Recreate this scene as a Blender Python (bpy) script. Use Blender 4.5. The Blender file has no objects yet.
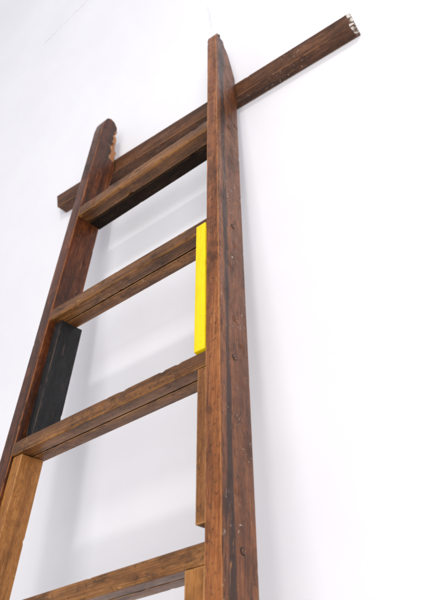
import bpy, bmesh, math, random
from mathutils import Vector, Matrix, noise
random.seed(4)
scene=bpy.context.scene
D=0.5
LEAN=math.radians(9)
CAMH=1.05
R=Matrix.Rotation(-LEAN,4,'X')
LW=Matrix.Translation((0,0,CAMH))@R      # ladder frame (metres) -> world

# ---------------------------------------------------------------- materials
class NT:
    def __init__(s,mat):
        s.nt=mat.node_tree; s.N=s.nt.nodes; s.L=s.nt.links
    def n(s,t,**k):
        x=s.N.new(t)
        for a,b in k.items(): setattr(x,a,b)
        return x
    def l(s,a,b): s.L.new(a,b)
    def math(s,op,a,b=None,c=None,clamp=False):
        m=s.n('ShaderNodeMath',operation=op); m.use_clamp=clamp
        for i,v in enumerate((a,b,c)):
            if v is None: continue
            if isinstance(v,(int,float)): m.inputs[i].default_value=v
            else: s.l(v,m.inputs[i])
        return m.outputs[0]
    def noise(s,vec,scale,detail=4,rough=.55,dist=0):
        x=s.n('ShaderNodeTexNoise'); x.inputs['Scale'].default_value=scale
        x.inputs['Detail'].default_value=detail; x.inputs['Roughness'].default_value=rough
        x.inputs['Distortion'].default_value=dist
        s.l(vec,x.inputs['Vector']); return x.outputs['Fac']
    def ss(s,v,a,b):
        m=s.n('ShaderNodeMapRange',interpolation_type='SMOOTHSTEP')
        m.inputs['From Min'].default_value=a; m.inputs['From Max'].default_value=b
        s.l(v,m.inputs['Value']); return m.outputs[0]
    def mix(s,f,a,b,mode='MIX'):
        m=s.n('ShaderNodeMix',data_type='RGBA',blend_type=mode)
        for sock,v in ((m.inputs[0],f),(m.inputs[6],a),(m.inputs[7],b)):
            if isinstance(v,(int,float)): sock.default_value=v
            elif isinstance(v,tuple): sock.default_value=(*v,1)
            else: s.l(v,sock)
        return m.outputs[2]
    def scale(s,vec,sc):
        m=s.n('ShaderNodeMapping'); m.inputs['Scale'].default_value=sc
        s.l(vec,m.inputs['Vector']); return m.outputs[0]

def wood(name,dark,mid,light,axis='Z',stain=.5,staincol=(.020,.010,.006),wear=(.42,.19,.06),
         wear_amt=.9,rough=.5,flecks=.0,bump=.4,scr=.45,seed=0.,streak=0.,band=None,pore=.5,specks=0.,spec=.3):
    m=bpy.data.materials.new(name); m.use_nodes=True; t=NT(m)
    bs=t.N['Principled BSDF']
    tc=t.n('ShaderNodeTexCoord'); oi=t.n('ShaderNodeObjectInfo')
    add=t.n('ShaderNodeVectorMath',operation='ADD')
    off=t.math('MULTIPLY_ADD',oi.outputs['Random'],7.0,seed)
    t.l(tc.outputs['Object'],add.inputs[0]); t.l(off,add.inputs[1]); P=add.outputs[0]
    def ax(a,b): return (a,b,b) if axis=='X' else (b,b,a)
    g1=t.noise(t.scale(P,ax(2.2,60)),1,4,.6,1.1)
    g2=t.noise(t.scale(P,ax(7,850)),1,3,.65,.25)
    g3=t.noise(t.scale(P,ax(30,1900)),1,2,.6)
    big=t.noise(t.scale(P,ax(12,24)),1,6,.7,.5)
    rp=t.n('ShaderNodeValToRGB'); e=rp.color_ramp.elements
    e[0].position=.38; e[0].color=(*dark,1); e[1].position=.62; e[1].color=(*light,1)
    x=e.new(.5); x.color=(*mid,1)
    gg=t.math('ADD',t.math('MULTIPLY',g1,.28),t.math('ADD',t.math('MULTIPLY',g2,.34),t.math('MULTIPLY',big,.38)))
    t.l(gg,rp.inputs[0]); col=rp.outputs[0]
    if pore>0:
        pm=t.ss(g3,.50,.64)
        col=t.mix(t.math('MULTIPLY',pm,pore),col,(dark[0]*.42,dark[1]*.42,dark[2]*.42))
    b1=t.noise(t.scale(P,ax(18,38)),1,7,.72,.6)
    b2=t.noise(P,150,5,.72)
    if stain>0:
        col=t.mix(t.math('MULTIPLY',t.ss(b1,.49,.66),stain),col,staincol)
        col=t.mix(t.math('MULTIPLY',t.ss(b2,.56,.64),stain*.9),col,staincol)
    if streak>0:
        k=t.noise(t.scale(P,ax(4,60)),1,6,.7,.5)
        lo,hi=.50,.64
        v=k
        if band:
            sp=t.n('ShaderNodeSeparateXYZ'); t.l(tc.outputs['Object'],sp.inputs[0])
            dd=t.math('ABSOLUTE',t.math('SUBTRACT',sp.outputs[1],band[0]))
            v=t.math('ADD',k,t.math('MULTIPLY_ADD',t.ss(dd,band[1],0.),.19,-.04))
        col=t.mix(t.math('MULTIPLY',t.ss(v,lo,hi),streak),col,staincol)
    bv=t.n('ShaderNodeBevel',samples=3); bv.inputs['Radius'].default_value=.0030
    ge=t.n('ShaderNodeNewGeometry')
    dt=t.n('ShaderNodeVectorMath',operation='DOT_PRODUCT')
    t.l(bv.outputs[0],dt.inputs[0]); t.l(ge.outputs['Normal'],dt.inputs[1])
    ed=t.ss(dt.outputs['Value'],.99,.88)
    en=t.noise(t.scale(P,ax(25,60)),1,5,.7)
    em=t.math('MULTIPLY',ed,t.ss(en,.38,.52))
    col=t.mix(t.math('MULTIPLY',em,wear_amt),col,wear)
    if scr>0:
        s1=t.noise(t.scale(P,ax(22,260)),1,3,.6,1.2)
        col=t.mix(t.math('MULTIPLY',t.ss(s1,.63,.71),scr),col,wear)
    s2=t.noise(t.scale(P,(150,150,110)),1,4,.7,1.5)
    if flecks>0:
        fl=t.ss(s2,.635,.66)
        fn=t.ss(t.noise(P,13,2),.51,.60)
        col=t.mix(t.math('MULTIPLY',t.math('MULTIPLY',fl,fn),flecks),col,(.55,.48,.40))
    if specks>0:
        col=t.mix(t.math('MULTIPLY',t.ss(s2,.62,.67),specks),col,(.30,.19,.02))
        col=t.mix(t.math('MULTIPLY',t.ss(b1,.45,.65),.35),col,(.78,.48,.004))
    t.l(col,bs.inputs['Base Color'])
    rr=t.math('MULTIPLY_ADD',b1,.6,rough-.3); t.l(rr,bs.inputs['Roughness'])
    bs.inputs['Specular IOR Level'].default_value=spec
    h=t.math('ADD',t.math('MULTIPLY',g2,.5),t.math('ADD',t.math('MULTIPLY',g3,.3),t.math('ADD',t.math('MULTIPLY',b2,.8),t.math('MULTIPLY',b1,1.2))))
    bp=t.n('ShaderNodeBump'); bp.inputs['Strength'].default_value=bump; bp.inputs['Distance'].default_value=.0013
    t.l(h,bp.inputs['Height']); t.l(bp.outputs[0],bs.inputs['Normal'])
    return m

M_rail=wood('rail_wood',(.065,.020,.008),(.155,.050,.016),(.28,.100,.034),'Z',.5,staincol=(.024,.010,.006),wear=(.52,.21,.065),flecks=.85,rough=.36,streak=.9,band=(-.013,.011),spec=.25)
M_railF=wood('rail_edge_wood',(.12,.034,.010),(.26,.082,.023),(.42,.160,.047),'Z',.6,wear=(.60,.26,.08),rough=.34,seed=4.,streak=.4)
M_railL=wood('rail_wood_dark',(.028,.008,.004),(.092,.024,.008),(.21,.061,.018),'Z',.6,wear=(.50,.18,.05),rough=.34,seed=3.1,streak=.7)
M_tread=wood('tread_wood',(.080,.028,.008),(.19,.075,.022),(.36,.158,.047),'X',.62,wear=(.58,.30,.10),seed=5.3,rough=.38,streak=.5,flecks=.35)
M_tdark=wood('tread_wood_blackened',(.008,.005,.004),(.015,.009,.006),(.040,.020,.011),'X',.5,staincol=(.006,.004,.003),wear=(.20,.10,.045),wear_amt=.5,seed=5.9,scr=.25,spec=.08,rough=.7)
M_blk_brown=wood('brown_block_wood',(.19,.066,.015),(.34,.135,.033),(.50,.225,.062),'Z',.38,staincol=(.08,.028,.008),wear=(.64,.34,.13),seed=8.,streak=.3)
M_blk_dark=wood('dark_brown_block_wood',(.09,.028,.008),(.20,.072,.020),(.33,.14,.042),'Z',.45,wear=(.58,.30,.11),seed=9.,streak=.3)
M_blk_black=wood('black_painted_wood',(.008,.008,.009),(.014,.014,.015),(.030,.029,.031),'Z',.2,(.006,.006,.006),wear=(.20,.13,.09),wear_amt=.7,scr=.3,seed=2.,bump=.3,spec=.22)
M_blk_yel=wood('yellow_painted_wood',(.88,.62,.002),(.91,.66,.002),(.93,.70,.003),'Z',.0,wear=(.50,.34,.04),wear_amt=.4,scr=.1,seed=2.7,bump=.2,rough=.5,pore=0,specks=.5)
M_batten=wood('batten_wood',(.035,.014,.007),(.10,.038,.016),(.20,.083,.036),'X',.5,wear=(.38,.17,.07),seed=6.4,flecks=.9,streak=.6)
M_white=bpy.data.materials.new('chipped_white_paint'); M_white.use_nodes=True
t=NT(M_white); tc=t.n('ShaderNodeTexCoord'); nn=t.noise(tc.outputs['Object'],80,6,.68,.3)
n2=t.noise(tc.outputs['Object'],400,4,.6)
cc=t.mix(t.ss(n2,.3,.7),(.06,.026,.014),(.15,.07,.035))
t.l(t.mix(t.math('MULTIPLY',t.ss(nn,.50,.54),.9),cc,(.68,.65,.60)),t.N['Principled BSDF'].inputs['Base Color'])
M_grain=wood('torn_end_grain',(.30,.11,.038),(.50,.23,.09),(.68,.38,.18),'Z',.2,staincol=(.15,.05,.02),wear=(.68,.40,.2),seed=1.,bump=.8)
def iron(name,a,b):
    m=bpy.data.materials.new(name); m.use_nodes=True
    t=NT(m); tc=t.n('ShaderNodeTexCoord'); nn=t.noise(tc.outputs['Object'],700,4,.7)
    t.l(t.mix(t.ss(nn,.4,.6),a,b),t.N['Principled BSDF'].inputs['Base Color'])
    t.N['Principled BSDF'].inputs['Metallic'].default_value=.3; t.N['Principled BSDF'].inputs['Roughness'].default_value=.45
    return m
M_screw=iron('rusty_iron',(.07,.032,.02),(.28,.11,.05)); M_hole=iron('blackened_iron',(.008,.005,.004),(.02,.011,.008))

# ---------------------------------------------------------------- geometry helpers
def finish(name,bm,mats,parent=None,axis=2,step=.005,bev=.0015,wob=.00022,chip=.001,seed=0,matfn=None,rough=None,ycuts=()):
    if not isinstance(mats,(list,tuple)): mats=[mats]
    if bev>0:
        bmesh.ops.bevel(bm,geom=bm.edges[:],offset=bev,segments=2,profile=.6,affect='EDGES',clamp_overlap=True)
    co=[v.co[axis] for v in bm.verts]; a,b=min(co),max(co)
    n=int((b-a)/step); nrm=Vector((0,0,0)); nrm[axis]=1
    for i in range(1,n):
        p=Vector((0,0,0)); p[axis]=a+(b-a)*i/n
        bmesh.ops.bisect_plane(bm,geom=bm.verts[:]+bm.edges[:]+bm.faces[:],plane_co=p,plane_no=nrm,dist=1e-6)
    for y in ycuts:
        bmesh.ops.bisect_plane(bm,geom=bm.verts[:]+bm.edges[:]+bm.faces[:],plane_co=Vector((0,y*D,0)),plane_no=Vector((0,1,0)),dist=1e-6)
    bm.normal_update()
    off=Vector((seed*3.7,seed*1.3,seed*2.1))
    for f in bm.faces:
        f.material_index=matfn(f.calc_center_median(),f.normal) if matfn else 0
    disp=[]
    for v in bm.verts:
        p=v.co+off; q=p*6; q[axis]*=.4
        d=noise.noise_vector(q)*wob*2
        c=noise.noise(p*85)
        k=max(0,c-.5)*chip*6+max(0,noise.noise(p*260))*chip*.15
        if rough:
            r=rough(v.co)
            if r>0: d+=noise.noise_vector(p*190)*r+noise.noise_vector(p*80)*r
        disp.append((v,d-v.normal*k))
    for v,d in disp: v.co+=d
    origin=Vector([(min(v.co[i] for v in bm.verts)+max(v.co[i] for v in bm.verts))/2 for i in range(3)])
    for v in bm.verts: v.co-=origin
    me=bpy.data.meshes.new(name); bm.to_mesh(me); bm.free()
    for p in me.polygons: p.use_smooth=True
    me.set_sharp_from_angle(angle=math.radians(50))
    ob=bpy.data.objects.new(name,me); scene.collection.objects.link(ob)
    for m_ in mats: me.materials.append(m_)
    if parent is not None:
        ob.parent=parent; ob.location=origin-BASE
    else: ob.location=origin
    return ob

def prism(profile,xl,xr):
    bm=bmesh.new(); A=[];B=[]
    for y,z in profile:
        A.append(bm.verts.new(Vector((xl(z),y,z))*D)); B.append(bm.verts.new(Vector((xr(z),y,z))*D))
    n=len(A)
    bm.faces.new(A); bm.faces.new(B[::-1])
    for i in range(n):
        j=(i+1)%n; bm.faces.new((A[j],A[i],B[i],B[j]))
    bmesh.ops.recalc_face_normals(bm,faces=bm.faces[:])
    return bm

XL=lambda z:-1.618+.054*(z-1.004)
XR=lambda z:-.877-.041*(z-1.042)
T=.049; TR=.042; TL=math.tan(LEAN)
ZB=-1.968
BASE=Vector((-1.25,1.05,ZB))*D

ladder=bpy.data.objects.new('wooden_ladder',None); scene.collection.objects.link(ladder)
ladder.matrix_world=LW@Matrix.Translation(BASE)
ladder['label']='old worn wooden stepladder with flat treads leaning against white wall'
ladder['category']='ladder'
ladder.empty_display_size=.1

profR=[(1.0,ZB),(1.0,2.54),(1.004,2.568),(1.022,2.577),(1.030,2.560),(1.040,2.558),(1.052,2.52),(1.066,2.51),(1.087,2.445),(1.108,2.37),(1.113,2.2),(1.113,ZB+TL*.1)]
profL=[(1.0,ZB),(1.0,2.49),(1.004,2.53),(1.014,2.56),(1.032,2.575),(1.052,2.572),(1.068,2.555),(1.076,2.525),(1.073,2.50),(1.084,2.475),(1.082,2.44),(1.095,2.41),(1.094,2.365),(1.103,2.33),(1.101,2.2),(1.101,ZB+TL*.1)]
cuts=[1.012+.012*i for i in range(8)]
railR=finish('rail',prism(profR,XR,lambda z:XR(z)+TR),[M_rail,M_railF,M_grain],ladder,bev=.0016,seed=1,ycuts=cuts,
    matfn=lambda c,n:1 if n.y<-.6 else (2 if (n.z>.3 and c.y>1.03*D and c.z>2*D and noise.noise(c*150)>.1) else 0),
    rough=lambda c:.0009*max(0,min(1,(c.z/D-2.46)/.08)))
railR['label']='reddish brown rail with blackened scuffed face and screws'
railL=finish('rail',prism(profL,XL,lambda z:XL(z)+T),[M_railL,M_railF,M_grain],ladder,bev=.0012,seed=2,ycuts=[1.012,1.024,1.036,1.048]+[1.056+.004*i for i in range(12)],
    matfn=lambda c,n:2 if (2.355*D<c.z<(2.525+.02*noise.noise(c*90))*D and c.y>(1.068+.012*noise.noise(c*110))*D) else 0,
    rough=lambda c:.0013*max(0,min(1,(c.z/D-2.34)/.05))*(1 if c.y>1.066*D else .12))
railL['label']='dark reddish brown rail with splintered top'

tz=[2.012,1.522,1.045,.578,.105,-.37,-.845,-1.32,-1.78]
def tread_profile(z,y0=1.0,dep=.09,th=.045,gd=.006):
    g=dep*.46; r=.006
    pts=[(r,0),(r*.3,-r*.3),(0,-r),(0,-th+r),(r*.3,-th+r*.3),(r,-th),(g,-th),(g+.0008,-th+gd),(g+.0042,-th+gd),(g+.005,-th),(dep-.002,-th),(dep,-th+.002),(dep,0)]
    return [(y0+a,z+b+TL*(a+y0-1)) for a,b in pts]
for i,z in enumerate(tz):
    top=(i==0)
    y0=1.0008
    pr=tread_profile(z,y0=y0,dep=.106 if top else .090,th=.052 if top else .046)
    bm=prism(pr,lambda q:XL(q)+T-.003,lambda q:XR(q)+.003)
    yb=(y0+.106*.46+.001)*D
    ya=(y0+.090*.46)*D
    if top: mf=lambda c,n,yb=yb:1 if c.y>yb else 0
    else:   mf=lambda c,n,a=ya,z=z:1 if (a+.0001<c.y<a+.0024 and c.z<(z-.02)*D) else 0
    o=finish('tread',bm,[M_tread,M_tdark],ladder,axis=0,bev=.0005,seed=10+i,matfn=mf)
    if top: o['label']='brown tread with blackened rear strip'

def block(mat,x0,x1,y0,y1,z0,z1,label,seed,tl=TL,bev=.0012):
    prof=[(y0,z0+tl*(y0-1)),(y0,z1+tl*(y0-1)),(y1,z1+tl*(y1-1)),(y1,z0+tl*(y1-1))]
    o=finish('block',prism(prof,x0,x1),mat,ladder,bev=bev,seed=seed)
    o['label']=label; return o
block(M_blk_yel,lambda z:XR(z)-.034,lambda z:XR(z)-.001,.998,1.022,1.049,1.500,'bright yellow painted wood block',31,bev=.0005,tl=0)
block(M_blk_dark,lambda z:XR(z)-.027,lambda z:XR(z)-.001,1.004,1.085,.615,.997,'reddish brown wood block',32)
block(M_blk_brown,lambda z:XR(z)-.05,lambda z:XR(z)-.001,1.003,1.08,.15,.531,'light brown wood block',33)
block(M_blk_black,lambda z:XL(z)+T+.001,lambda z:XL(z)+T+.034,1.026,1.110,1.048,1.475,'black painted wood block',34)
block(M_blk_brown,lambda z:XL(z)+T+.001,lambda z:XL(z)+T+.038,1.008,1.082,.585,.997,'light brown wood block',35)

def screw(y,z,side,seed):
    bm=bmesh.new(); r=.0034
    x=(XR(z)+TR)*D if side>0 else XL(z)*D
    rings=[(r*1.3,-.0012),(r*1.3,.0002),(r*1.02,.0003),(r*1.0,.0006),(r*.3,.0008)]
    n=20; vs=[]
    for rr,h in rings:
        vs.append([bm.verts.new((side*h,rr*math.cos(2*math.pi*k/n),rr*math.sin(2*math.pi*k/n))) for k in range(n)])
    for a in range(len(rings)-1):
        for k in range(n):
            f=bm.faces.new((vs[a][k],vs[a][(k+1)%n],vs[a+1][(k+1)%n],vs[a+1][k])); f.material_index=1
    f=bm.faces.new(vs[-1]); f.material_index=1
    bmesh.ops.recalc_face_normals(bm,faces=bm.faces[:])
    ang=seed*1.1
    for sg in (-1,1):
        pts=[]
        for k in range(9):
            a=math.radians(-77+154*k/8)
            yy=sg*(math.cos(a)*r*.88+.0001); zz=math.sin(a)*r*.88
            pts.append((yy*math.cos(ang)-zz*math.sin(ang),yy*math.sin(ang)+zz*math.cos(ang)))
        lo=[bm.verts.new((side*.0006,p[0],p[1])) for p in pts]; hi=[bm.verts.new((side*.0011,p[0]*.95,p[1]*.95)) for p in pts]
        bm.faces.new(hi)
        for k in range(9):
            j=(k+1)%9; bm.faces.new((lo[k],lo[j],hi[j],hi[k]))
    me=bpy.data.meshes.new('screw'); bm.to_mesh(me); bm.free(); me.materials.append(M_screw); me.materials.append(M_hole)
    o=bpy.data.objects.new('screw',me); scene.collection.objects.link(o)
    rail=railR if side>0 else railL
    o.parent=rail; o.location=Vector((x-.0001*side,y*D,z*D))-BASE-rail.location
for i,z in enumerate(tz):
    screw(1.062+.006*math.sin(i*2.3),z-.010,1,i)
    screw(1.05,z-.02,-1,i+4)

# ---------------------------------------------------------------- batten on the wall
YW=.757
def batten():
    bm=bmesh.new()
    x0,x1=-.929,-.2085
    top=lambda x:1.1055-.0776*(x+.925)
    H=.034; y0,y1=.731,YW-.001
    V=[]
    for x,y,h in ((x0,y0,H),(x0,y1,H),(x1-.004,y1,H),(x1,y0,H)):
        V.append((bm.verts.new((x,y,top(x)+CAMH)),bm.verts.new((x+(.004 if x<-.5 else .003),y,top(x)-h+CAMH))))
    t_=[v[0] for v in V]; b_=[v[1] for v in V]
    bm.faces.new(t_); bm.faces.new(b_[::-1])
    for i in range(4):
        j=(i+1)%4; bm.faces.new((t_[j],t_[i],b_[i],b_[j]))
    bmesh.ops.recalc_face_normals(bm,faces=bm.faces[:])
    mx=x1
    o=finish('wooden_batten',bm,[M_batten,M_white],None,axis=0,bev=.0008,seed=50,
        matfn=lambda c,n:1 if c.x>mx-.006+.012*noise.noise(c*150) else 0,
        rough=lambda c:.0009 if c.x>mx-.012 else 0)
    o['label']='dark brown wooden batten with chipped white end fixed across white wall'
    o['category']='wooden batten'
batten()

# ---------------------------------------------------------------- wall and floor
def sheet(name,verts,mat):
    me=bpy.data.meshes.new(name); me.from_pydata(verts,[],[(0,1,2,3)]); me.materials.append(mat)
    o=bpy.data.objects.new(name,me); scene.collection.objects.link(o); return o
mw=bpy.data.materials.new('white_plaster'); mw.use_nodes=True; t=NT(mw)
tc=t.n('ShaderNodeTexCoord'); P=tc.outputs['Object']; bs=t.N['Principled BSDF']
a=t.noise(P,3.2,6,.62); c=t.mix(t.ss(a,.35,.65),(.83,.823,.868),(.86,.858,.895))
sp=t.n('ShaderNodeSeparateXYZ'); t.l(P,sp.inputs[0])
def crack(c,x0,z0,x1,z1,w,amt,sd,wav=.02):
    L=math.hypot(x1-x0,z1-z0); ux,uz=(x1-x0)/L,(z1-z0)/L
    dx=t.math('SUBTRACT',sp.outputs[0],x0); dz=t.math('SUBTRACT',sp.outputs[2],z0)
    al=t.math('ADD',t.math('MULTIPLY',dx,ux),t.math('MULTIPLY',dz,uz))
    pe=t.math('SUBTRACT',t.math('MULTIPLY',dx,uz),t.math('MULTIPLY',dz,ux))
    nv=t.math('MULTIPLY',t.math('SUBTRACT',t.noise(P,18+sd,6,.65),.5),wav)
    pd=t.math('ABSOLUTE',t.math('ADD',pe,nv))
    m1=t.ss(pd,w,w*.2); m2=t.ss(al,0,.02); m3=t.ss(al,L,L-.03)
    return t.mix(t.math('MULTIPLY',t.math('MULTIPLY',m1,t.math('MULTIPLY',m2,m3)),amt),c,(.5,.5,.54))
Zc=CAMH
c=crack(c,-.497,1.305+Zc,-.502,1.42+Zc,.0014,.6,3)
c=crack(c,-1.08,1.80+Zc,-.87,1.835+Zc,.0020,.6,8,.03)
c=crack(c,-.275,.888+Zc,-.185,.902+Zc,.0011,.5,5)
t.l(c,bs.inputs['Base Color']); bs.inputs['Roughness'].default_value=.8
bp=t.n('ShaderNodeBump'); bp.inputs['Strength'].default_value=.3; bp.inputs['Distance'].default_value=.004
hh=t.math('ADD',t.noise(P,9,5,.5),t.math('MULTIPLY',t.noise(P,120,3,.5),.06))
t.l(hh,bp.inputs['Height']); t.l(bp.outputs[0],bs.inputs['Normal'])
w=sheet('wall',[(-4,YW,0),(4,YW,0),(4,YW,4.5),(-4,YW,4.5)],mw); w['kind']='structure'
mf=bpy.data.materials.new('pale_floor'); mf.use_nodes=True; t=NT(mf)
tc=t.n('ShaderNodeTexCoord'); nn=t.noise(tc.outputs['Object'],6,6)
t.l(t.mix(nn,(.62,.60,.57),(.74,.72,.69)),t.N['Principled BSDF'].inputs['Base Color'])
f=sheet('floor',[(-4,-4,0),(4,-4,0),(4,YW,0),(-4,YW,0)],mf); f['kind']='structure'

# ---------------------------------------------------------------- light
wd=bpy.data.worlds.new('World'); scene.world=wd; wd.use_nodes=True
bg=wd.node_tree.nodes['Background']; bg.inputs[0].default_value=(.95,.953,1,1); bg.inputs[1].default_value=.68
def area(loc,target,size,power,col):
    l=bpy.data.lights.new('lamp','AREA'); l.size=size; l.energy=power; l.color=col
    o=bpy.data.objects.new('area_lamp',l); scene.collection.objects.link(o)
    o.location=loc; o.rotation_euler=(Vector(target)-Vector(loc)).to_track_quat('-Z','Y').to_euler()
area((.75,-1.5,3.0),(-.6,.7,1.8),.25,18,(1,.97,.93))
area((1.1,-1.9,.9),(-.2,.75,1.2),2.4,72,(1,.985,.965))

# ---------------------------------------------------------------- camera
cam=bpy.data.cameras.new('camera'); co=bpy.data.objects.new('camera',cam); scene.collection.objects.link(co)
right=Vector((.7758,.6303,.0287)); down=Vector((-.4066,.5334,-.7420)); fwd=Vector((-.4825,.5639,.6698))
m=Matrix((right,-down,-fwd)).transposed().to_4x4()
co.matrix_world=LW@m
cam.sensor_fit='HORIZONTAL'; cam.sensor_width=24; cam.lens=724/428*24
cam.clip_start=.01; cam.clip_end=100
cam.dof.use_dof=True; cam.dof.focus_distance=.92; cam.dof.aperture_fstop=9
scene.camera=co
scene.view_settings.view_transform='Standard'; scene.view_settings.look='None'; scene.view_settings.exposure=0
